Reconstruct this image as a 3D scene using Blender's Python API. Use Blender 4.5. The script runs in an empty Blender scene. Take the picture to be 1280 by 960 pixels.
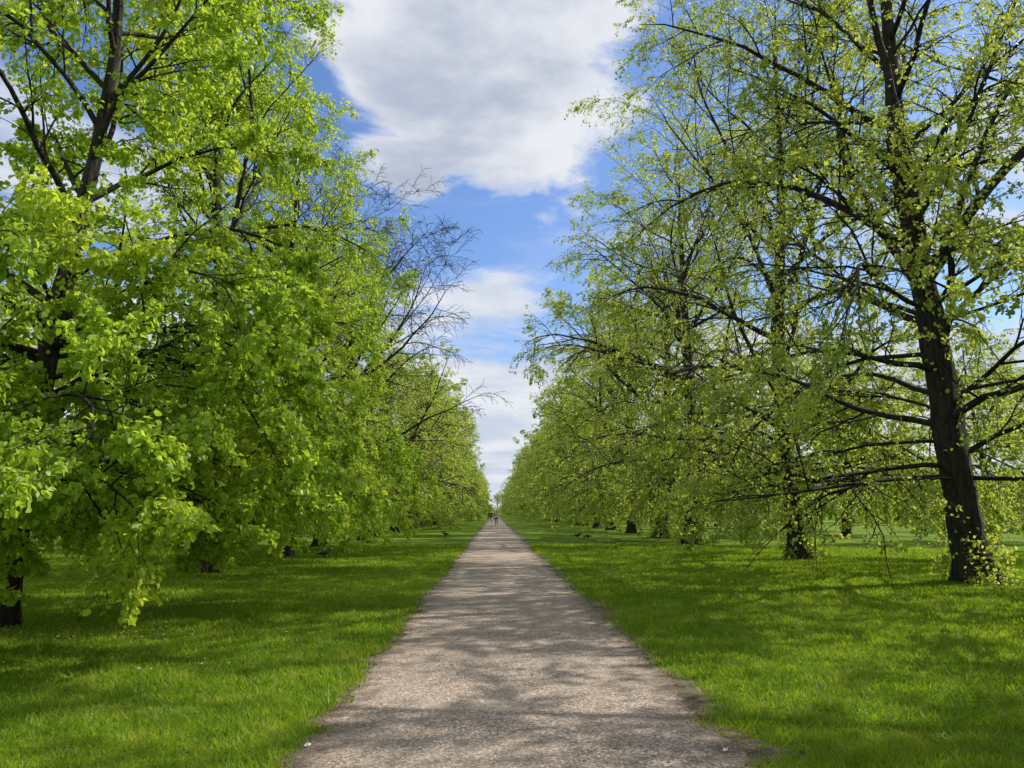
import bpy, math, numpy as np, time
from mathutils import Vector
T0=time.time()
S=bpy.context.scene
S.view_settings.view_transform='Standard'
try: S.view_settings.look='None'
except: pass
S.view_settings.exposure=0
FPX=949.0; PITCH=math.radians(9.6); YAW=math.radians(1.33); CH=1.6

def gp(px,py):
    u=(px-640)/FPX; v=(480-py)/FPX
    y=math.cos(PITCH)-v*math.sin(PITCH); z=math.sin(PITCH)+v*math.cos(PITCH); x=u
    X=x*math.cos(YAW)+y*math.sin(YAW); Y=-x*math.sin(YAW)+y*math.cos(YAW)
    t=CH/(-z)
    return X*t,Y*t

# ---------------- node helpers ----------------
class NT:
    def __init__(s,nt): s.nt=nt; nt.nodes.clear()
    def n(s,t,**k):
        nd=s.nt.nodes.new(t)
        for a,b in k.items(): setattr(nd,a,b)
        return nd
    def l(s,a,b): s.nt.links.new(a,b)
    def setin(s,sock,v):
        if isinstance(v,bpy.types.NodeSocket): s.l(v,sock)
        else: sock.default_value=v
    def m(s,op,a,b=0.0,c=0.0,clamp=False):
        nd=s.n('ShaderNodeMath',operation=op,use_clamp=clamp)
        s.setin(nd.inputs[0],a); s.setin(nd.inputs[1],b); s.setin(nd.inputs[2],c)
        return nd.outputs[0]
    def sst(s,v,a,b,o0=0.0,o1=1.0):
        nd=s.n('ShaderNodeMapRange',interpolation_type='SMOOTHSTEP')
        s.setin(nd.inputs[0],v); nd.inputs[1].default_value=a; nd.inputs[2].default_value=b
        nd.inputs[3].default_value=o0; nd.inputs[4].default_value=o1
        return nd.outputs[0]
    def noise(s,vec,scale,detail=4,rough=0.55,dist=0.0):
        nd=s.n('ShaderNodeTexNoise'); s.l(vec,nd.inputs['Vector'])
        nd.inputs['Scale'].default_value=scale; nd.inputs['Detail'].default_value=detail
        nd.inputs['Roughness'].default_value=rough; nd.inputs['Distortion'].default_value=dist
        return nd.outputs['Fac']
    def mix(s,f,a,b,bt='MIX'):
        nd=s.n('ShaderNodeMix',data_type='RGBA',blend_type=bt)
        s.setin(nd.inputs[0],f)
        for i,v in ((6,a),(7,b)):
            if isinstance(v,bpy.types.NodeSocket): s.l(v,nd.inputs[i])
            else: nd.inputs[i].default_value=(v[0],v[1],v[2],1)
        return nd.outputs[2]
    def comb(s,x,y,z):
        nd=s.n('ShaderNodeCombineXYZ'); s.setin(nd.inputs[0],x); s.setin(nd.inputs[1],y); s.setin(nd.inputs[2],z)
        return nd.outputs[0]

def newmat(name):
    m=bpy.data.materials.new(name); m.use_nodes=True
    return m,NT(m.node_tree)

def simple(name,col,rough=0.8,var=0.15,scale=8):
    m,t=newmat(name)
    g=t.n('ShaderNodeNewGeometry'); n=t.noise(g.outputs['Position'],scale,4)
    c=t.mix(n,[v*(1-var) for v in col],[min(1,v*(1+var)) for v in col])
    b=t.n('ShaderNodeBsdfPrincipled'); t.l(c,b.inputs['Base Color']); b.inputs['Roughness'].default_value=rough
    o=t.n('ShaderNodeOutputMaterial'); t.l(b.outputs[0],o.inputs[0])
    return m

# ---------------- materials ----------------
def leaf_mat(name,c_dark,c_light,c_yel,trans=0.5):
    m,t=newmat(name)
    a=t.n('ShaderNodeAttribute',attribute_name='rnd'); g=t.n('ShaderNodeNewGeometry')
    big=t.noise(g.outputs['Position'],0.45,1)
    c=t.mix(a.outputs['Fac'],c_dark,c_light)
    c=t.mix(t.sst(big,0.44,0.68,0.0,0.65),c,c_yel)
    d=t.n('ShaderNodeBsdfPrincipled'); t.l(c,d.inputs['Base Color']); d.inputs['Roughness'].default_value=0.42
    d.inputs['Specular IOR Level'].default_value=0.45
    tr=t.n('ShaderNodeBsdfTranslucent')
    c2=t.mix(1.0,c,(1.8,1.65,0.95),'MULTIPLY'); t.l(c2,tr.inputs['Color'])
    mx=t.n('ShaderNodeMixShader'); mx.inputs[0].default_value=trans
    t.l(d.outputs[0],mx.inputs[1]); t.l(tr.outputs[0],mx.inputs[2])
    o=t.n('ShaderNodeOutputMaterial'); t.l(mx.outputs[0],o.inputs[0])
    return m
M_leafL=leaf_mat('linden_leaf_bright',(0.16,0.28,0.026),(0.43,0.57,0.060),(0.48,0.57,0.075),0.55)
M_leafR=leaf_mat('linden_leaf',(0.16,0.24,0.045),(0.43,0.53,0.115),(0.49,0.55,0.13),0.55)
M_leafD=leaf_mat('linden_leaf_distant',(0.18,0.27,0.055),(0.41,0.51,0.105),(0.47,0.54,0.13),0.55)

m,t=newmat('bark'); M_bark=m
g=t.n('ShaderNodeNewGeometry'); sp=t.n('ShaderNodeSeparateXYZ'); t.l(g.outputs['Position'],sp.inputs[0])
v=t.comb(t.m('MULTIPLY',sp.outputs[0],9),t.m('MULTIPLY',sp.outputs[1],9),t.m('MULTIPLY',sp.outputs[2],1.8))
n1=t.noise(v,1.6,4,0.65,0.6); n2=t.noise(g.outputs['Position'],1.3,1)
c=t.mix(t.sst(n1,0.35,0.65),(0.012,0.010,0.009),(0.058,0.046,0.036))
c=t.mix(t.sst(n2,0.55,0.8,0,0.4),c,(0.045,0.048,0.026))
b=t.n('ShaderNodeBsdfPrincipled'); t.l(c,b.inputs['Base Color']); b.inputs['Roughness'].default_value=0.95
bp=t.n('ShaderNodeBump'); bp.inputs['Strength'].default_value=1.0; bp.inputs['Distance'].default_value=0.07
t.l(n1,bp.inputs['Height']); t.l(bp.outputs[0],b.inputs['Normal'])
o=t.n('ShaderNodeOutputMaterial'); t.l(b.outputs[0],o.inputs[0])

m,t=newmat('lawn_ground'); M_lawn=m
g=t.n('ShaderNodeNewGeometry'); P=g.outputs['Position']
a1=t.noise(P,0.22,3); a2=t.noise(P,2.2,4); a3=t.noise(P,38,3,0.7)
c=t.mix(t.sst(a1,0.35,0.65),(0.10,0.175,0.010),(0.175,0.26,0.016))
c=t.mix(t.sst(a2,0.45,0.75,0,0.55),c,(0.20,0.25,0.028))
c=t.mix(t.sst(a3,0.35,0.7,0,0.5),c,(0.05,0.095,0.008))
b=t.n('ShaderNodeBsdfPrincipled'); t.l(c,b.inputs['Base Color']); b.inputs['Roughness'].default_value=0.9
b.inputs['Specular IOR Level'].default_value=0.1
bp=t.n('ShaderNodeBump'); bp.inputs['Strength'].default_value=0.8; bp.inputs['Distance'].default_value=0.05
t.l(t.noise(P,14,4,0.75),bp.inputs['Height']); t.l(bp.outputs[0],b.inputs['Normal'])
o=t.n('ShaderNodeOutputMaterial'); t.l(b.outputs[0],o.inputs[0])

m,t=newmat('grass_blades'); M_grass=m
g=t.n('ShaderNodeNewGeometry'); P=g.outputs['Position']; a=t.n('ShaderNodeAttribute',attribute_name='rnd')
a1=t.noise(P,0.22,3); a2=t.noise(P,2.2,4)
c=t.mix(a.outputs['Fac'],(0.100,0.205,0.010),(0.270,0.385,0.026))
c=t.mix(t.sst(a1,0.35,0.65,0,0.5),c,(0.28,0.38,0.026))
c=t.mix(t.sst(a2,0.5,0.72,0,0.65),c,(0.36,0.39,0.06))
c=t.mix(t.sst(a2,0.44,0.30,0,0.5),c,(0.07,0.15,0.008))
d=t.n('ShaderNodeBsdfPrincipled'); t.l(c,d.inputs['Base Color']); d.inputs['Roughness'].default_value=0.5
d.inputs['Specular IOR Level'].default_value=0.3
tr=t.n('ShaderNodeBsdfTranslucent'); t.l(t.mix(1.0,c,(1.6,1.5,0.8),'MULTIPLY'),tr.inputs['Color'])
mx=t.n('ShaderNodeMixShader'); mx.inputs[0].default_value=0.5
t.l(d.outputs[0],mx.inputs[1]); t.l(tr.outputs[0],mx.inputs[2])
o=t.n('ShaderNodeOutputMaterial'); t.l(mx.outputs[0],o.inputs[0])

m,t=newmat('path_gravel'); M_path=m
g=t.n('ShaderNodeNewGeometry'); P=g.outputs['Position']
vo=t.n('ShaderNodeTexVoronoi'); t.l(P,vo.inputs['Vector']); vo.inputs['Scale'].default_value=62
sep=t.n('ShaderNodeSeparateColor'); t.l(vo.outputs['Color'],sep.inputs[0])
n1=t.noise(P,0.7,4,0.6); n2=t.noise(P,60,3,0.7); n3=t.noise(P,5,4)
c=t.mix(sep.outputs[0],(0.215,0.158,0.118),(0.57,0.45,0.36))
c=t.mix(t.sst(sep.outputs[1],0.82,0.92,0,0.85),c,(0.80,0.70,0.60))
c=t.mix(t.sst(sep.outputs[2],0.80,0.92,0,0.85),c,(0.075,0.055,0.042))
c=t.mix(t.sst(n1,0.3,0.7,0,0.4),c,(0.48,0.372,0.29))
c=t.mix(t.sst(n3,0.5,0.8,0,0.35),c,(0.22,0.17,0.13))
spx=t.n('ShaderNodeSeparateXYZ'); t.l(P,spx.inputs[0])
ed=t.m('ABSOLUTE',t.m('SUBTRACT',spx.outputs[0],0.20))
edn=t.m('ADD',ed,t.m('MULTIPLY',t.m('SUBTRACT',n3,0.5),1.1))
c=t.mix(t.sst(edn,1.05,1.6,0,0.72),c,(0.13,0.092,0.058))
b=t.n('ShaderNodeBsdfPrincipled'); t.l(c,b.inputs['Base Color']); b.inputs['Roughness'].default_value=0.9
b.inputs['Specular IOR Level'].default_value=0.2
bp=t.n('ShaderNodeBump'); bp.inputs['Strength'].default_value=0.9; bp.inputs['Distance'].default_value=0.014
t.l(t.m('ADD',n2,t.m('MULTIPLY',vo.outputs['Distance'],-0.6)),bp.inputs['Height']); t.l(bp.outputs[0],b.inputs['Normal'])
o=t.n('ShaderNodeOutputMaterial'); t.l(b.outputs[0],o.inputs[0])

m,t=newmat('bare_soil'); M_soil=m
g=t.n('ShaderNodeNewGeometry'); P=g.outputs['Position']
n1=t.noise(P,6,5,0.7); n2=t.noise(P,45,4,0.7)
c=t.mix(t.sst(n1,0.35,0.65),(0.07,0.05,0.03),(0.24,0.175,0.11))
c=t.mix(t.sst(n2,0.55,0.7,0,0.5),c,(0.36,0.28,0.20))
b=t.n('ShaderNodeBsdfPrincipled'); t.l(c,b.inputs['Base Color']); b.inputs['Roughness'].default_value=1
bp=t.n('ShaderNodeBump'); bp.inputs['Strength'].default_value=1; bp.inputs['Distance'].default_value=0.02
t.l(n2,bp.inputs['Height']); t.l(bp.outputs[0],b.inputs['Normal'])
o=t.n('ShaderNodeOutputMaterial'); t.l(b.outputs[0],o.inputs[0])

# ---------------- mesh util ----------------
def build_mesh(name,groups,mats,rnd=True):
    V=[];L=[];LS=[];MI=[];SM=[];RN=[]
    vo=0;lo=0
    for vts,fcs,mi,sm,rv in groups:
        if len(fcs)==0: continue
        k=fcs.shape[1]
        V.append(vts.astype(np.float32)); L.append((fcs+vo).ravel().astype(np.int32))
        LS.append(lo+np.arange(len(fcs),dtype=np.int32)*k)
        MI.append(np.full(len(fcs),mi,np.int32)); SM.append(np.full(len(fcs),sm,bool))
        RN.append(rv.astype(np.float32) if rv is not None else np.full(len(fcs),0.5,np.float32))
        vo+=len(vts); lo+=fcs.size
    V=np.concatenate(V);L=np.concatenate(L);LS=np.concatenate(LS);MI=np.concatenate(MI);SM=np.concatenate(SM);RN=np.concatenate(RN)
    me=bpy.data.meshes.new(name)
    me.vertices.add(len(V)); me.vertices.foreach_set('co',V.ravel())
    me.loops.add(len(L)); me.loops.foreach_set('vertex_index',L)
    me.polygons.add(len(LS)); me.polygons.foreach_set('loop_start',LS)
    me.polygons.foreach_set('material_index',MI); me.polygons.foreach_set('use_smooth',SM)
    for mm in mats: me.materials.append(mm)
    if rnd:
        at=me.attributes.new('rnd','FLOAT','FACE'); at.data.foreach_set('value',RN)
    me.update(calc_edges=True)
    return me
def nrm(v): return v/np.maximum(np.linalg.norm(v,axis=-1,keepdims=True),1e-9)

def tubes(P,R,s):
    N,n,_=P.shape
    T=np.empty_like(P); T[:,1:-1]=P[:,2:]-P[:,:-2]; T[:,0]=P[:,1]-P[:,0]; T[:,-1]=P[:,-1]-P[:,-2]; T=nrm(T)
    ref=np.where(np.abs(T[:,0,2:3])>0.8,np.array([[1.,0,0]]),np.array([[0,0,1.]]))
    u=nrm(np.cross(T[:,0],ref)); U=[u]
    for i in range(1,n):
        u=nrm(u-(u*T[:,i]).sum(-1,keepdims=True)*T[:,i]); U.append(u)
    U=np.stack(U,1); W=np.cross(T,U)
    a=np.arange(s)/s*2*np.pi
    if R.ndim==2: R=R[:,:,None]*np.ones(s)
    V=P[:,:,None,:]+R[...,None]*(np.cos(a)[None,None,:,None]*U[:,:,None,:]+np.sin(a)[None,None,:,None]*W[:,:,None,:])
    idx=np.arange(N*n*s).reshape(N,n,s)
    A=idx[:,:-1,:];B=idx[:,1:,:]
    F=np.stack([A,np.roll(A,-1,2),np.roll(B,-1,2),B],-1).reshape(-1,4)
    return V.reshape(-1,3),F

def grow(rng,st,d,L,n,wob,u0,u1):
    pts=[st];p=st;d=nrm(d);N=len(st)
    for i in range(n):
        f=i/max(1,n-1)
        up=u0*(1-f)+u1*f
        d=d+rng.normal(0,wob,(N,3)); d[:,2]+=up; d=nrm(d)
        p=p+d*(L/n)[:,None]; pts.append(p)
    return np.stack(pts,1)

def sample(P,R,par,t):
    n=P.shape[1]-1
    x=np.clip(t,0,0.9999)*n; i=x.astype(int); f=(x-i)[:,None]
    a=P[par,i];b=P[par,i+1]
    return a*(1-f)+b*f, nrm(b-a), R[par,i]*(1-f[:,0])+R[par,i+1]*f[:,0]

def make_tree(name,seed,H=20,CR=7,tr=0.45,n1=26,n2=13,n3=11,nl=26,leaf=0.07,t0=0.12,lean=(0,0),leafmat=None,
              low_detail=False,top_sparse=0.5,droop=1.0,fork=True,twigL=1.0,asc=1.0,base_bush=0,nsk=12,low_dens=1.3,
              prof_u=(1.02,0.82,0.5,0.18),zmin=1.1,twr=0.003,skd=0.36,clump=0.45):
    rng=np.random.default_rng(seed)
    G=[]
    n=20
    st=np.array([[0,0,-0.15]]); d=np.array([[lean[0],lean[1],1.0]])
    TP=grow(rng,st,d,np.array([H*0.93]),n,0.03,0.02,0.06)
    tt=np.linspace(0,1,n+1)
    TR=(tr*(1-tt)**0.9*0.9+0.015)[None]
    m=80
    xs=np.linspace(0,1,m); xi=xs**1.5*n
    ii=np.minimum(xi.astype(int),n-1); ff=(xi-ii)[:,None]
    PP=TP[0,ii]*(1-ff)+TP[0,ii+1]*ff
    RR=np.interp(xi/n,tt,TR[0])
    z=PP[:,2]
    s=20 if not low_detail else 10
    ang=np.arange(s)/s*2*np.pi
    flare=1+0.75*np.exp(-np.maximum(z+0.15,0)/0.35)[:,None]*(1+0.5*np.sin(ang*5+rng.uniform(0,6))[None]+0.2*np.sin(ang*3+1)[None])
    bump=1+0.08*np.sin(ang*4+z[:,None]*0.9+rng.uniform(0,6))+0.06*np.sin(ang*7-z[:,None]*2.1)+rng.normal(0,0.035,(m,s))
    Rt=RR[:,None]*flare*bump
    V,F=tubes(PP[None],Rt[None],s); G.append((V,F,0,True,None))
    if fork:
        k=3
        t=rng.uniform(0.3,0.55,k)
        par=np.zeros(k,int)
        p,tg,r=sample(TP,TR,par,t)
        az=rng.uniform(0,2*np.pi)+np.arange(k)*2.1+rng.normal(0,.3,k)
        a=np.radians(rng.uniform(20,36,k))
        dd=np.stack([np.cos(az)*np.sin(a),np.sin(az)*np.sin(a),np.cos(a)],1)
        L=H*(0.97-t)*rng.uniform(0.75,0.95,k)
        FP=grow(rng,p,dd,L,n,0.07,0.02,0.05)
        FR=(r*0.55)[:,None]*((1-tt)**0.8*0.93+0.05)[None]
        V,F=tubes(FP,FR,10); G.append((V,F,0,True,None))
        TPa=np.concatenate([TP,FP]); TRa=np.concatenate([TR,FR])
    else: TPa,TRa=TP,TR
    nt=len(TPa)
    par=[];t=[]
    for i in range(nt):
        c=n1 if i==0 else n1//3
        lo=t0 if i==0 else 0.2
        par+= [i]*c; t+= list(lo+(0.97-lo)*((np.arange(c)+rng.uniform(0,1,c))/c)**1.12)
    nreg=len(par)
    par+=[0]*nsk; t+=list(rng.uniform(0.11,0.32,nsk))
    par=np.array(par);t=np.array(t);N=len(t)
    isk=np.arange(N)>=nreg
    p,tg,r=sample(TPa,TRa,par,t)
    h=p[:,2]/H
    az=np.arange(N)*2.39996+rng.normal(0,0.3,N)
    ang=np.radians(np.interp(h,[0,0.2,0.5,0.8,1],[82,72,52,36,20])*asc+rng.normal(0,7,N))
    ang=np.where(isk,np.radians(rng.uniform(66,88,N)),ang)
    dd=np.stack([np.cos(az)*np.sin(ang),np.sin(az)*np.sin(ang),np.cos(ang)],1)
    prof=np.interp(h,[0,0.12,0.3,0.5,0.7,0.88,1.0],[0.85,1.0,1.08]+list(prof_u))
    rad=np.linalg.norm(p[:,:2],axis=1)
    L=np.maximum(CR*prof*rng.uniform(0.72,1.15,N)-rad*0.5*(par>0),0.8)
    L=np.where(isk,CR*rng.uniform(0.85,1.25,N),L)
    u0=np.interp(h,[0,.3,.6,1],[0.05,0.08,0.08,0.03]); u1=np.interp(h,[0,.25,.5,.8,1],[-0.30,-0.30,-0.17,-0.03,0.03])*droop
    u0=np.where(isk,0.0,u0); u1=np.where(isk,-skd*droop,u1)
    n_=10; s1=np.linspace(0,1,n_+1)
    P1=grow(rng,p,dd,L,n_,0.12,u0,u1)
    fl=zmin+rng.uniform(0,.7,N)[:,None]
    P1[:,:,2]=np.where(P1[:,:,2]<fl+0.8,fl+0.8*np.exp((P1[:,:,2]-fl-0.8)/1.6),P1[:,:,2])
    r1=np.minimum(r*0.5,0.010+L*0.0115)*np.where(isk,0.62,1.0)
    R1=r1[:,None]*((1-s1)**0.9*0.93+0.07)[None]
    V,F=tubes(P1,R1,7 if not low_detail else 4); G.append((V,F,0,True,None))
    def side(Pp,Rp,Lp,k,ta,tb,amin,amax,lf,flat,ns,wob,u0,u1,lmin):
        Np=len(Pp); par=np.repeat(np.arange(Np),k)
        t=(ta+(tb-ta)*((np.tile(np.arange(k),Np)+rng.uniform(0,1,Np*k))/k))
        p,tg,r=sample(Pp,Rp,par,t)
        q=rng.normal(0,1,(Np*k,3)); q[:,2]*=flat
        q=nrm(q-(q*tg).sum(-1,keepdims=True)*tg); q[:,2]*=(flat+1)/2; q=nrm(q)
        a=np.radians(rng.uniform(amin,amax,Np*k))[:,None]
        d=tg*np.cos(a)+q*np.sin(a)
        L=np.maximum(Lp[par]*lf*(1.15-0.75*t)*rng.uniform(0.6,1.25,Np*k),lmin)
        C=grow(rng,p,d,L,ns,wob,u0,u1)
        ss=np.linspace(0,1,ns+1)
        R=np.minimum(r*0.7,0.005+L*0.008)[:,None]*((1-ss)*0.85+0.15)[None]
        return C,R,L,par
    P2,R2,L2,par2=side(P1,R1,L,n2,0.18,1.0,30,62,0.46,0.6,6,0.13,0.0,-0.18*droop,0.5)
    V,F=tubes(P2,np.maximum(R2,twr),4 if not low_detail else 3); G.append((V,F,0,True,None))
    P3,R3,L3,par3=side(P2,R2,L2,n3,0.12,1.0,25,65,0.5,0.7,4,0.16,-0.05,-0.30*droop,0.35*twigL)
    zl=zmin*0.5+rng.uniform(0,.5,len(P3))[:,None]
    P3[:,:,2]=np.maximum(P3[:,:,2],zl)
    V,F=tubes(P3,np.maximum(R3,twr if not low_detail else 0.006),3); G.append((V,F,0,False,None))
    if nl>0:
        M=len(P3)
        hh=P3[:,-1,2]/H
        dens=np.interp(hh,[0,0.3,0.55,1],[low_dens,(1+low_dens)/2,1-0.35*top_sparse,1-top_sparse])*np.clip(rng.normal(0.85,0.5,M),0.0,1.9)
        dens*=np.clip(rng.normal(1,clump,len(P2)),0.05,2.0)[par3]*np.clip(rng.normal(1,clump*0.6,len(P1)),0.3,1.6)[par2[par3]]
        k=rng.poisson(nl*dens)
        par=np.repeat(np.arange(M),k); K=len(par)
        t=rng.uniform(0.1,1.0,K)
        p,tg,_=sample(P3,R3,par,t)
        off=rng.normal(0,1,(K,3)); off[:,2]-=0.5
        p=p+nrm(off)*rng.uniform(0.01,0.10 if not low_detail else 0.16,(K,1))
        if base_bush>0:
            nc=14; ca=rng.uniform(0,6.28,nc); cz=rng.uniform(0.1,1.5,nc)*rng.uniform(0.3,1,nc); cr_=tr*(1.15+0.7*np.exp(-cz*2))
            ci=rng.integers(0,nc,base_bush)
            pb=np.stack([np.cos(ca)*cr_,np.sin(ca)*cr_,cz],1)[ci]+rng.normal(0,1,(base_bush,3))*np.array([.17,.17,.20])
            pb[:,2]=np.abs(pb[:,2])+0.04
            p=np.concatenate([p,pb]); tg=np.concatenate([tg,nrm(rng.normal(0,1,(base_bush,3)))]); K=len(p)
        y=nrm(tg*0.5+rng.normal(0,0.6,(K,3))+np.array([0,0,-0.45]))
        up=rng.normal(0,0.7,(K,3))+np.array([0,0,0.65])
        zx=nrm(up-(up*y).sum(-1,keepdims=True)*y); x=np.cross(y,zx)
        sz=np.clip(rng.normal(leaf,leaf*0.27,K),leaf*0.4,leaf*1.6)[:,None]
        if low_detail:
            C=[(-.0,0,0),(.45,.42,.1),(0,1,-.08),(-.45,.42,.1)]
            f=np.array([[0,1,2,3]])
        else:
            C=[(0,0,0),(.42,.22,.12),(.36,.64,.10),(0,1,-.12),(-.36,.64,.10),(-.42,.22,.12)]
            f=np.array([[0,1,2,3],[0,3,4,5]])
        V=np.stack([p+sz*(cx*x+cy*y+cz*zx) for cx,cy,cz in C],1)
        nv=len(C)
        F=(np.arange(K)*nv)[:,None,None]+f[None]
        rv=np.repeat(rng.beta(1.4,1.4,K),len(f))
        G.append((V.reshape(-1,3),F.reshape(-1,4),1,False,rv))
    else: K=0
    me=build_mesh(name,G,[M_bark,leafmat or M_leafR])
    print(name,'leaves',K,'faces',len(me.polygons),round(time.time()-T0,1))
    return me

A =make_tree('young_linden',3,H=16,CR=4.5,tr=0.18,n1=34,n2=13,n3=10,nl=24,leaf=0.072,t0=0.13,leafmat=M_leafL,top_sparse=0.2,fork=False,nsk=24,low_dens=1.5,zmin=1.0,clump=0.38)
D1=make_tree('linden_a',11,H=20,CR=5.4,tr=0.29,n1=28,n2=12,n3=10,nl=14,leaf=0.078,t0=0.13,leafmat=M_leafL,top_sparse=0.70,nsk=22,low_dens=1.9,zmin=1.05,skd=0.34,clump=0.5)
B1=make_tree('linden_b',21,H=23,CR=7.0,tr=0.42,n1=28,n2=12,n3=11,nl=12.5,leaf=0.072,t0=0.14,lean=(-0.10,0.0),leafmat=M_leafR,top_sparse=0.4,base_bush=900,nsk=17,low_dens=1.8,zmin=1.5,skd=0.32,clump=0.4)
B2=make_tree('linden_c',35,H=23.5,CR=7.9,tr=0.38,n1=28,n2=12,n3=10,nl=13,leaf=0.078,t0=0.14,leafmat=M_leafR,top_sparse=0.58,base_bush=1100,nsk=16,low_dens=1.8,prof_u=(1.08,1.0,0.75,0.32),zmin=1.9,skd=0.30,clump=0.42)
F1=make_tree('linden_d',51,H=20.5,CR=6.7,tr=0.36,n1=22,n2=9,n3=8,nl=13,leaf=0.135,t0=0.12,leafmat=M_leafD,low_detail=True,top_sparse=0.5,nsk=17,low_dens=1.9,zmin=1.3,skd=0.32)
F2=make_tree('linden_e',67,H=20,CR=6.4,tr=0.35,n1=22,n2=9,n3=8,nl=13,leaf=0.135,t0=0.12,leafmat=M_leafD,low_detail=True,top_sparse=0.5,nsk=17,low_dens=1.9,zmin=1.2,skd=0.32)
F3=make_tree('linden_f',93,H=21,CR=6.0,tr=0.37,n1=22,n2=9,n3=8,nl=9.5,leaf=0.13,t0=0.16,leafmat=M_leafD,low_detail=True,top_sparse=0.75,nsk=12,low_dens=1.8,zmin=1.9,skd=0.26)
BARE=make_tree('bare_linden',77,H=20.5,CR=7.4,tr=0.36,n1=26,n2=12,n3=9,nl=0.35,leaf=0.08,t0=0.2,leafmat=M_leafR,top_sparse=0.2,droop=0.5,twigL=1.3,nsk=2,twr=0.010,prof_u=(1.1,1.0,0.8,0.3))

col=S.collection
def place(me,name,x,y,rot=0,sc=1,scz=None,parent=None):
    o=bpy.data.objects.new(name,me); col.objects.link(o)
    o.location=(x,y,0); o.rotation_euler=(0,0,math.radians(rot)); o.scale=(sc,sc,scz or sc)
    if parent: o.parent=parent
    return o
# left row
place(A,'linden_tree',-7.1,11.5,40,1)
place(D1,'linden_tree',-7.6,21,10,0.92,1.0)
place(D1,'linden_tree',-7.5,28.5,130,0.86,0.84)
place(D1,'linden_tree',-8.2,36.5,250,0.9,0.76)
place(BARE,'bare_linden_tree',-7.4,45,60,1.08,1.05)
place(F1,'linden_tree',-8.2,54,20,0.82,0.70)
place(F3,'linden_tree',-8.0,62,80,0.9,0.84)
place(F2,'linden_tree',-8.0,71,200,0.95,0.80)
place(F1,'linden_tree',-8.0,80,300,0.95,0.88)
place(D1,'linden_tree',-8.6,0.5,200,0.85)
# right row
place(B1,'linden_tree',11.1,17.7,0,1,1)
place(B2,'linden_tree',10.5,26.6,60,0.86,0.97)
place(B2,'linden_tree',9.9,38.5,190,1.10,0.96)
place(B1,'linden_tree',10.6,49,200,1.0,0.94)
place(F1,'linden_tree',10.7,60,140,1.08,1.05)
place(F3,'linden_tree',10.8,71,0,1.10,1.08)
place(F2,'linden_tree',10.8,81,60,1.05,1.0)
place(B1,'linden_tree',11.6,8.2,150,0.74,0.8)
place(B2,'linden_tree',11.2,-2.5,140,0.9,0.9)
rng=np.random.default_rng(5)
av=bpy.data.objects.new('distant_avenue_trees',None); col.objects.link(av)
y=89
i=0
while y<520:
    for sx in (-8.2,11.0):
        s=rng.uniform(0.82,1.08)
        place((F1,F2,F3)[rng.integers(0,3)],'tree',sx+rng.normal(0,.4),y+rng.normal(0,1.0),rng.uniform(0,360),s,s*(0.9 if sx<0 else 0.98)*rng.uniform(.88,1.1),av)
    y+=9.2; i+=1
orow=bpy.data.objects.new('outer_row_trees',None); col.objects.link(orow)
for k in range(15):
    for sx in (-22.5,26.0):
        s=rng.uniform(0.7,0.9)
        yy=17+k*12+rng.normal(0,1.2)
        place((F1,F2,F3)[rng.integers(0,3)],'tree',sx+rng.normal(0,.8),yy,rng.uniform(0,360),s,s*0.85,orow)
place(F1,'tree',20.5,8.5,40,0.95,0.98,orow)  # added out of view to cast shade on the right foreground
place(F2,'tree',21.5,-2,40,0.95,0.98,orow)  # another unseen tree added to shade the near foreground
dt=bpy.data.objects.new('distant_trees',None); col.objects.link(dt)
for k in range(110):
    side=rng.choice([-1,1]); x=side*rng.uniform(42,150)*1.0; yy=rng.uniform(50,240)
    if abs(x)>yy*0.95+10: continue
    s=rng.uniform(0.6,1.0)
    place((F1,F2)[k%2],'tree',x,yy,rng.uniform(0,360),s*1.3,s*rng.uniform(.6,.85),dt)
for k in range(50):
    x=rng.uniform(-120,120); yy=rng.uniform(530,600); s=rng.uniform(0.8,1.1)
    place((F1,F2)[k%2],'tree',x,yy,rng.uniform(0,360),s,s*0.9,dt)

# ---------------- ground, path ----------------
def sheet(name,xs,ys,z,mat):
    X,Y=np.meshgrid(xs,ys); V=np.stack([X.ravel(),Y.ravel(),np.full(X.size,z)],1)
    nx=len(xs);idx=np.arange(X.size).reshape(len(ys),nx)
    F=np.stack([idx[:-1,:-1],idx[:-1,1:],idx[1:,1:],idx[1:,:-1]],-1).reshape(-1,4)
    me=build_mesh(name,[(V,F,0,True,None)],[mat],False); o=bpy.data.objects.new(name,me); col.objects.link(o); return o
sheet('lawn_ground',np.linspace(-1500,1500,31),np.linspace(-1500,2500,41),0,M_lawn)

def n1d(y,seed,freqs,amps):
    r=np.random.default_rng(seed); o=np.zeros_like(y)
    for f,a in zip(freqs,amps): o+=a*np.sin(y*f+r.uniform(0,6.28))+a*0.6*np.sin(y*f*1.37+r.uniform(0,6.28))
    return o
XL,XR=-1.27,1.68
def strip(name,y,xl,xr,z,mat,nx=6):
    f=np.linspace(0,1,nx); X=xl[:,None]*(1-f)+xr[:,None]*f; Y=y[:,None]*np.ones(nx)
    V=np.stack([X.ravel(),Y.ravel(),np.full(X.size,z)],1); idx=np.arange(X.size).reshape(len(y),nx)
    F=np.stack([idx[:-1,:-1],idx[:-1,1:],idx[1:,1:],idx[1:,:-1]],-1).reshape(-1,4)
    me=build_mesh(name,[(V,F,0,True,None)],[mat],False); o=bpy.data.objects.new(name,me); col.objects.link(o); return o
yp=np.concatenate([np.arange(-15,40,0.05),np.arange(40,120,0.3),np.arange(120,900,3)])
fr=[0.5,1.9,5.3,13,31,70]; am=[0.03,0.03,0.022,0.016,0.012,0.008]
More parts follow.
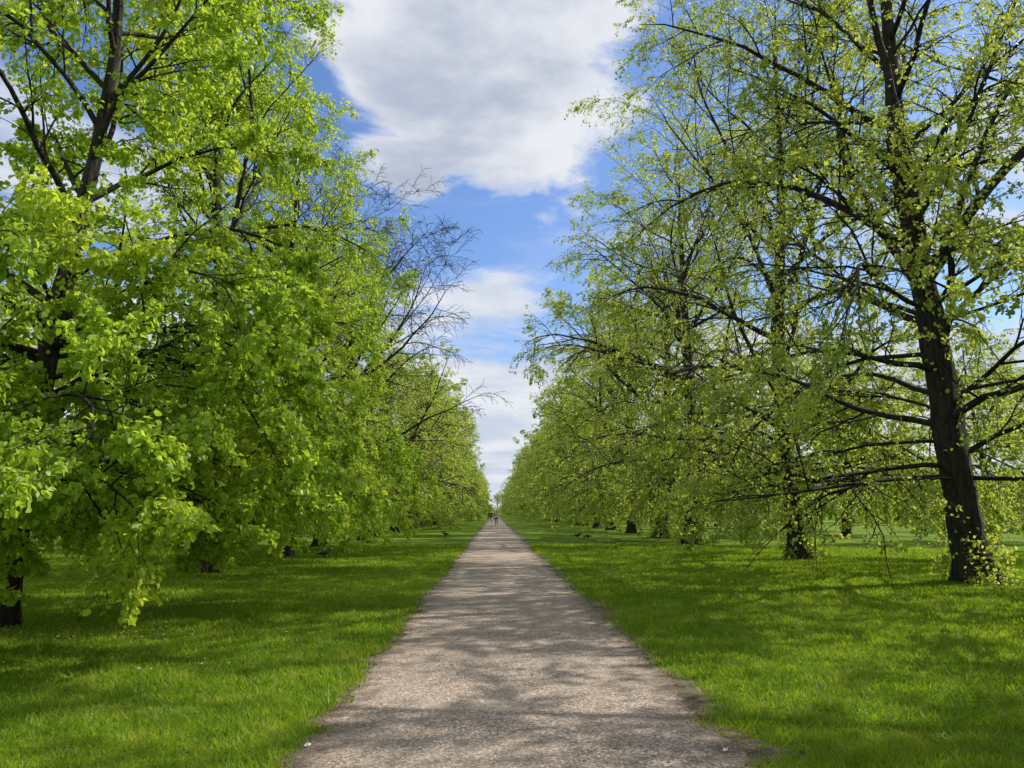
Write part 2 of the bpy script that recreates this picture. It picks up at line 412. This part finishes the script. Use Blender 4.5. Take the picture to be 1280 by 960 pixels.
eL=XL+n1d(yp,1,fr,am); eR=XR+n1d(yp,2,fr,am)
strip('gravel_path',yp,eL,eR,0.008,M_path)
sL=eL-0.04-np.abs(n1d(yp,3,[0.4,1.3,4.1,11,27],[0.05,0.05,0.05,0.035,0.02])); sR=eR+0.08+np.abs(n1d(yp,4,[0.4,1.3,4.1,11,27],[0.12,0.10,0.08,0.05,0.03]))
strip('bare_soil_verge',yp,sL,sR,0.004,M_soil)

# ---------------- grass blades ----------------
rng=np.random.default_rng(9)
NB=720000
r=3.2+ (rng.uniform(0,1,NB)**1.15)*36
th=rng.uniform(math.radians(-62),math.radians(62),NB)
x=np.sin(th)*r; y=np.cos(th)*r
el=np.interp(y,yp,sL); er=np.interp(y,yp,sR)
jit=np.abs(rng.normal(0,0.07,NB)); jitR=np.abs(rng.normal(0,0.13,NB))
edge=np.minimum(np.abs(x-el),np.abs(x-er))
keep=((x<el+jit)|(x>er-jitR))
x=x[keep];y=y[keep];r=r[keep]; K=len(x); edge=edge[keep]
cl=0.5+0.25*(np.sin(x*3.1+1.3*np.sin(y*2.3))+np.sin(y*4.3+1.7*np.sin(x*1.9)))*0.7+0.12*np.sin(x*11+y*7)+0.1*np.sin(y*17-x*13)
h=(0.024+0.038*np.clip(cl,0,1))*rng.uniform(0.6,1.5,K)*(1+0.9*np.exp(-edge/0.10)*(rng.uniform(0,1,K)>0.6))
h*=(1+r*0.010)
w=0.0035*rng.uniform(0.7,1.4,K)*(1+r*0.13)
az=rng.uniform(0,2*np.pi,K)
bx=np.cos(az)*w; by=np.sin(az)*w
lx=rng.normal(0,0.6,K)*h; ly=rng.normal(0,0.6,K)*h
V=np.stack([np.stack([x-bx,y-by,np.zeros(K)],1),np.stack([x+bx,y+by,np.zeros(K)],1),np.stack([x+lx,y+ly,h],1)],1).reshape(-1,3)
F=np.arange(K*3).reshape(-1,3)
me=build_mesh('grass',[(V,F,0,False,rng.uniform(0,1,K))],[M_grass])
o=bpy.data.objects.new('grass',me); col.objects.link(o)
print('grass',K,round(time.time()-T0,1))

M_white=simple('petal_white',(0.75,0.75,0.7),0.7,0.05)
M_yel=simple('daisy_centre',(0.6,0.45,0.05),0.7,0.05)
def daisies():
    P=[]
    for cx,cy,n,sx,sy in [(-6.0,10.2,90,1.6,0.5),(-8,13,45,2,1.2),(-4.5,18,40,1.5,3),(7,14,12,2,3),(-3.5,8,10,1,1)]:
        P.append(np.stack([rng.normal(cx,sx,n),rng.normal(cy,sy,n)],1))
    P=np.concatenate(P); P=P[(P[:,0]<-1.9)|(P[:,0]>2.4)]
    Vs=[];V2=[]
    for px,py in P:
        z=rng.uniform(0.06,0.09); rr=rng.uniform(0.012,0.018); c0=rng.uniform(0,1)
        for j in range(9):
            a=c0+j*2*math.pi/9; b=0.3
            Vs+=[(px,py,z),(px+math.cos(a-b)*rr*.8,py+math.sin(a-b)*rr*.8,z+.002),(px+math.cos(a)*rr,py+math.sin(a)*rr,z+.001),(px+math.cos(a+b)*rr*.8,py+math.sin(a+b)*rr*.8,z+.002)]
        for j in range(4):
            a=j*math.pi/2; V2.append((px+math.cos(a)*rr*.3,py+math.sin(a)*rr*.3,z+.005))
    Vs=np.array(Vs);V2=np.array(V2)
    me=build_mesh('daisies',[(Vs,np.arange(len(Vs)).reshape(-1,4),0,False,None),(V2,np.arange(len(V2)).reshape(-1,4),1,False,None)],[M_white,M_yel],False)
    col.objects.link(bpy.data.objects.new('daisies',me))
daisies()

def pebbles():
    n=3200
    yy=4+rng.uniform(0,1,n)**1.5*18
    sd=rng.uniform(0,1,n)
    el=np.interp(yy,yp,eL); er=np.interp(yy,yp,eR)
    xx=np.where(sd<0.35,el+rng.normal(0,0.09,n),np.where(sd<0.75,er+rng.normal(0,0.14,n),rng.uniform(XL,XR,n)))
    s=rng.uniform(0.003,0.010,n)
    C=np.array([(1,0,0),(0,1,0),(-1,0,0),(0,-1,0),(0,0,.7)],float)
    a=rng.uniform(0,6.28,n); ca,sa=np.cos(a)[:,None],np.sin(a)[:,None]
    dx=C[None,:,0]*ca-C[None,:,1]*sa*0.7; dy=C[None,:,0]*sa+C[None,:,1]*ca*0.7
    V=np.stack([xx[:,None]+dx*s[:,None],yy[:,None]+dy*s[:,None],0.008+C[None,:,2]*s[:,None]+0*dx],-1).reshape(-1,3)
    f=np.array([[0,1,4],[1,2,4],[2,3,4],[3,0,4]])
    F=((np.arange(n)*5)[:,None,None]+f).reshape(-1,3)
    me=build_mesh('loose_gravel',[(V,F,0,False,None)],[simple('stone',(0.36,0.29,0.22),0.9,0.5,40)],False)
    col.objects.link(bpy.data.objects.new('loose_gravel',me))
pebbles()
def fallen():
    n=520
    yy=4+rng.uniform(0,1,n)**1.3*22
    er=np.interp(yy,yp,eR); el=np.interp(yy,yp,eL)
    xx=np.where(rng.uniform(0,1,n)<.6,er+rng.normal(0.05,.16,n),el+rng.normal(0,.14,n))
    a=rng.uniform(0,6.28,n); s=rng.uniform(.012,.03,n)
    C=np.array([(0,0,0),(.4,.4,.3),(0,1,.1),(-.4,.4,.25)])
    V=np.stack([np.stack([xx+s*(c[0]*np.cos(a)-c[1]*np.sin(a)),yy+s*(c[0]*np.sin(a)+c[1]*np.cos(a)),0.012+s*c[2]],1) for c in C],1).reshape(-1,3)
    me=build_mesh('fallen_leaves',[(V,np.arange(4*n).reshape(-1,4),0,False,None)],[simple('dry_leaf',(0.2,0.12,0.06),0.9,0.5,20)],False)
    col.objects.link(bpy.data.objects.new('fallen_leaves',me))
fallen()
def paper(px,py,s):
    x,y=gp(px,py)
    V=np.array([(0,0,.012),(1,0.1,.016),(1.5,.5,.04),(1.0,.9,.02),(.2,.8,.03),(-.2,.45,.014)],float); V[:,:2]*=s; V[:,2]+=.004
    V+=np.array([x,y,0]); F=np.array([[0,1,4,5],[1,2,3,4]])
    me=build_mesh('paper_litter',[(V,F,0,False,None)],[M_white],False); col.objects.link(bpy.data.objects.new('paper_litter',me))
paper(380,936,0.04); paper(905,942,0.025)

# ---------------- people and birds ----------------
def skin(name,verts,edges,rad,root,sub=2):
    me=bpy.data.meshes.new(name); me.from_pydata(verts,edges,[]); o=bpy.data.objects.new(name,me); col.objects.link(o)
    md=o.modifiers.new('s','SKIN'); md.use_smooth_shade=True
    for i,rr in enumerate(rad):
        sv=me.skin_vertices[0].data[i]; sv.radius=rr if isinstance(rr,tuple) else (rr,rr); sv.use_root=(i==root)
    sb=o.modifiers.new('b','SUBSURF'); sb.levels=sub; sb.render_levels=sub
    dg=bpy.context.evaluated_depsgraph_get(); dg.update()
    m2=bpy.data.meshes.new_from_object(o.evaluated_get(dg)); bpy.data.objects.remove(o); m2.name=name
    return m2
M_skin=simple('skin',(0.45,0.28,0.2),0.6,0.08); M_hair=simple('hair',(0.04,0.025,0.015),0.7)
M_shoe=simple('shoes',(0.03,0.03,0.03),0.6)
def person(name,x,y,face,top,legs,sc=1.0,stride=1.0,mir=1):
    s=stride
    V=[(0,0,.96),(0,.0,1.12),(0,.01,1.30),(0,0,1.42),(0,0,1.50),(0,.015,1.56),(0,.03,1.63),(0,.015,1.71),
       (.095,0,.90),(.10,.14*s,.52),(.10,.20*s,.10),(.10,.34*s,.045),
       (-.095,0,.90),(-.10,.0,.50),(-.10,-.28*s,.16),(-.10,-.20*s,.04),
       (.175,0,1.41),(.235,-.09*s,1.14),(.235,.0*s,.90),(.235,.02*s,.83),
       (-.175,0,1.41),(-.235,.04*s,1.13),(-.235,.20*s,.93),(-.235,.25*s,.87),
       (0,.125,1.615)]
    R=[(.15,.11),(.135,.10),(.155,.11),(.13,.09),.058,.06,(.078,.09),(.07,.08),
       .088,.062,.042,.035,.088,.062,.042,.035,.062,.048,.034,.03,.062,.048,.034,.03,.012]
    E=[(0,1),(1,2),(2,3),(3,4),(4,5),(5,6),(6,7),(0,8),(8,9),(9,10),(10,11),(0,12),(12,13),(13,14),(14,15),(3,16),(16,17),(17,18),(18,19),(3,20),(20,21),(21,22),(22,23),(6,24)]
    for w,fx in ((19,1),(23,-1)):
        b=V[w]
        for j,(dy,ln) in enumerate(((-.03,.07),(-.01,.085),(.01,.08),(.03,.065))):
            k=len(V); V.append((b[0],b[1]+dy,b[2]-.045)); V.append((b[0]-fx*.012,b[1]+dy+.008,b[2]-.045-ln*.6)); R+= [.011,.009]; E+=[(w,k),(k,k+1)]
        k=len(V); V.append((b[0]-fx*.01,b[1]+.045,b[2]-.02)); V.append((b[0]-fx*.02,b[1]+.06,b[2]-.05)); R+=[.012,.010]; E+=[(w,k),(k,k+1)]
    me=skin(name,V,E,R,0)
    for mm in (M_skin,top,legs,M_shoe,M_hair): me.materials.append(mm)
    for p in me.polygons:
        c=p.center
        if c.z<.09: i=3
        elif abs(c.x)>.19 and c.z<.90: i=0
        elif c.z<.98 and abs(c.x)<.2: i=2
        elif c.z<1.485: i=1
        elif c.z>1.68 or (c.z>1.54 and c.y<-.005): i=4
        else: i=0
        p.material_index=i
    def blob(cx,cy,cz,rx,ry,rz,mi,nm):
        import bmesh
        bm=bmesh.new(); bmesh.ops.create_icosphere(bm,subdivisions=2,radius=1)
        for v in bm.verts: v.co=Vector((cx+v.co.x*rx,cy+v.co.y*ry,cz+v.co.z*rz))
        m_=bpy.data.meshes.new(nm); bm.to_mesh(m_); bm.free(); m_.materials.append(mi); q=bpy.data.objects.new(nm,m_); col.objects.link(q); q.parent=o
    o=bpy.data.objects.new(name,me); col.objects.link(o)
    blob(.03,.108,1.64,.012,.008,.008,M_shoe,'eye_l'); blob(-.03,.108,1.64,.012,.008,.008,M_shoe,'eye_r')
    blob(0,.108,1.575,.022,.006,.005,simple('lips',(.35,.12,.1)),'mouth')
    blob(.082,.01,1.62,.012,.02,.03,M_skin,'ear_l'); blob(-.082,.01,1.62,.012,.02,.03,M_skin,'ear_r')
    o.location=(x,y,0.010); o.rotation_euler=(0,0,math.radians(face)); o.scale=(sc*mir,sc,sc)
    return o
ct=simple('cream_top',(0.6,0.52,0.48)); dk=simple('dark_cloth',(0.03,0.03,0.04)); bl=simple('navy_cloth',(0.04,0.06,0.12))
x,y=gp(620.5,657); person('walking_woman',x,y,180,ct,dk,1.0)
x,y=gp(614,652.5); person('walking_man',x,y,0,dk,dk,1.03,1,-1)
x,y=gp(617.5,651); person('walking_woman',x,y,180,bl,dk,.98,.8)
x,y=gp(611,650); person('walking_man',x,y,0,dk,bl,1.05,.9)
M_crow=simple('crow_feathers',(0.02,0.02,0.024),0.45)
def crow(px,py,rot,peck=0,name='carrion_crow'):
    x,y=gp(px,py)
    hz=.30-.2*peck; hy=.17+.05*peck
    V=[(0,0,.19),(0,.09,.215),(0,.13,(.26+hz)/2-.02),(0,hy,hz),(0,hy+.05,hz-.01-.03*peck),(0,hy+.09,hz-.02-.05*peck),
       (0,-.10,.18),(0,-.20,.165),(0,-.28,.155),(.035,0,.12),(.035,.01,.05),(.035,.0,.008),(.035,.05,.006),(-.035,.0,.12),(-.035,.03,.05),(-.035,.02,.008),(-.035,.07,.006)]
    R=[(.075,.07),(.065,.065),.038,.036,.014,.005,(.055,.045),(.035,.018),(.04,.008),.022,.008,.006,.006,.022,.008,.006,.006]
    E=[(0,1),(1,2),(2,3),(3,4),(4,5),(0,6),(6,7),(7,8),(0,9),(9,10),(10,11),(11,12),(0,13),(13,14),(14,15),(15,16)]
    me=skin(name,V,E,R,0); me.materials.append(M_crow)
    o=bpy.data.objects.new(name,me); col.objects.link(o); o.location=(x,y,0.015); o.rotation_euler=(0,0,math.radians(rot)); o.scale=(1.2,1.2,1.2)
crow(557,672,80,0); crow(405,700,-70,0); crow(735,675,95,1); crow(695,664,60,0); crow(722,674,-80,0)

# ---------------- world ----------------
SUN_AZ=math.radians(68); SUN_EL=math.radians(45)
w=bpy.data.worlds.new('World'); S.world=w; w.use_nodes=True
t=NT(w.node_tree)
sky=t.n('ShaderNodeTexSky',sky_type='NISHITA'); sky.sun_disc=False; sky.sun_elevation=SUN_EL; sky.sun_rotation=SUN_AZ
sky.air_density=1.0; sky.dust_density=0.6; sky.ozone_density=2.0
tc=t.n('ShaderNodeTexCoord'); sp=t.n('ShaderNodeSeparateXYZ'); t.l(tc.outputs['Generated'],sp.inputs[0])
X,Y,Z=sp.outputs
az=t.m('ARCTAN2',X,Y); el=t.m('ARCSINE',Z)
zz=t.m('ADD',t.m('MAXIMUM',Z,0.0),0.14)
PX=t.m('DIVIDE',X,zz); PY=t.m('DIVIDE',Y,zz)
P=t.comb(PX,PY,0.0)
nA=t.noise(P,3.2,7,0.58,0.35)
P2=t.comb(t.m('MULTIPLY',PX,1.0),t.m('MULTIPLY',PY,1.6),7.3); nB=t.noise(P2,0.95,7,0.6,0.35)
P3=t.comb(PX,PY,3.1); nC=t.noise(P3,1.9,6,0.55,0.2)
def ell(a0,e0,wa,we):
    p=t.m('DIVIDE',t.m('SUBTRACT',az,math.radians(a0)),math.radians(wa)); q=t.m('DIVIDE',t.m('SUBTRACT',el,math.radians(e0)),math.radians(we))
    return t.m('SUBTRACT',1.0,t.m('SQRT',t.m('ADD',t.m('MULTIPLY',p,p),t.m('MULTIPLY',q,q))))
e1=t.m('MAXIMUM',ell(-1.0,37,16.5,9.5),ell(-1.0,30,13,8.5))
d1=t.m('ADD',e1,t.m('MULTIPLY',t.m('SUBTRACT',nA,0.5),1.6))
m1=t.sst(d1,-0.02,0.26)
d2=t.m('ADD',t.m('MULTIPLY',t.m('SUBTRACT',math.radians(16.0),el),6.0),t.m('MULTIPLY',t.m('SUBTRACT',nB,0.5),4.4))
m2=t.sst(d2,-0.1,0.6)
d3=t.m('ADD',t.m('SUBTRACT',t.m('ABSOLUTE',t.m('SUBTRACT',az,math.radians(-4))),math.radians(24)),t.m('MULTIPLY',t.m('SUBTRACT',nB,0.5),3.0))
m3=t.sst(d3,-0.02,0.4,0,0.85)
wisp=t.sst(nB,0.5,0.75,0,0.5)
mk=t.m('MAXIMUM',t.m('MAXIMUM',m1,m2),t.m('MAXIMUM',m3,wisp))
body=t.sst(t.m('ADD',d1,t.m('MULTIPLY',t.m('SUBTRACT',nC,0.5),3.8)),0.15,1.15)
cc=t.mix(body,(8.3,8.5,9.0),(4.6,5.2,6.5))
cc2=t.mix(t.sst(nC,0.4,0.62),(6.0,6.7,8.0),(8.2,8.5,9.0))
cc=t.mix(m1,cc2,cc)
skyc=t.mix(1.0,sky.outputs[0],(1.2,1.4,1.75),'MULTIPLY')
c=t.mix(mk,skyc,cc)
bg=t.n('ShaderNodeBackground'); t.l(c,bg.inputs[0]); bg.inputs[1].default_value=0.1
o=t.n('ShaderNodeOutputWorld'); t.l(bg.outputs[0],o.inputs[0])

sl=bpy.data.lights.new('sun','SUN'); sl.energy=5.0; sl.angle=math.radians(0.5); sl.color=(1,0.96,0.88)
so=bpy.data.objects.new('sun',sl); col.objects.link(so)
sd=Vector((math.sin(SUN_AZ)*math.cos(SUN_EL),math.cos(SUN_AZ)*math.cos(SUN_EL),math.sin(SUN_EL)))
so.rotation_euler=sd.to_track_quat('Z','Y').to_euler(); so.location=(30,30,40)

cd=bpy.data.cameras.new('camera'); co=bpy.data.objects.new('camera',cd); col.objects.link(co)
cd.sensor_width=36; cd.lens=FPX/1280*36; cd.clip_end=5000; cd.clip_start=0.05
co.location=(0,0,CH); co.rotation_euler=(math.pi/2+PITCH,0,-YAW)
S.camera=co
print('done',round(time.time()-T0,1))
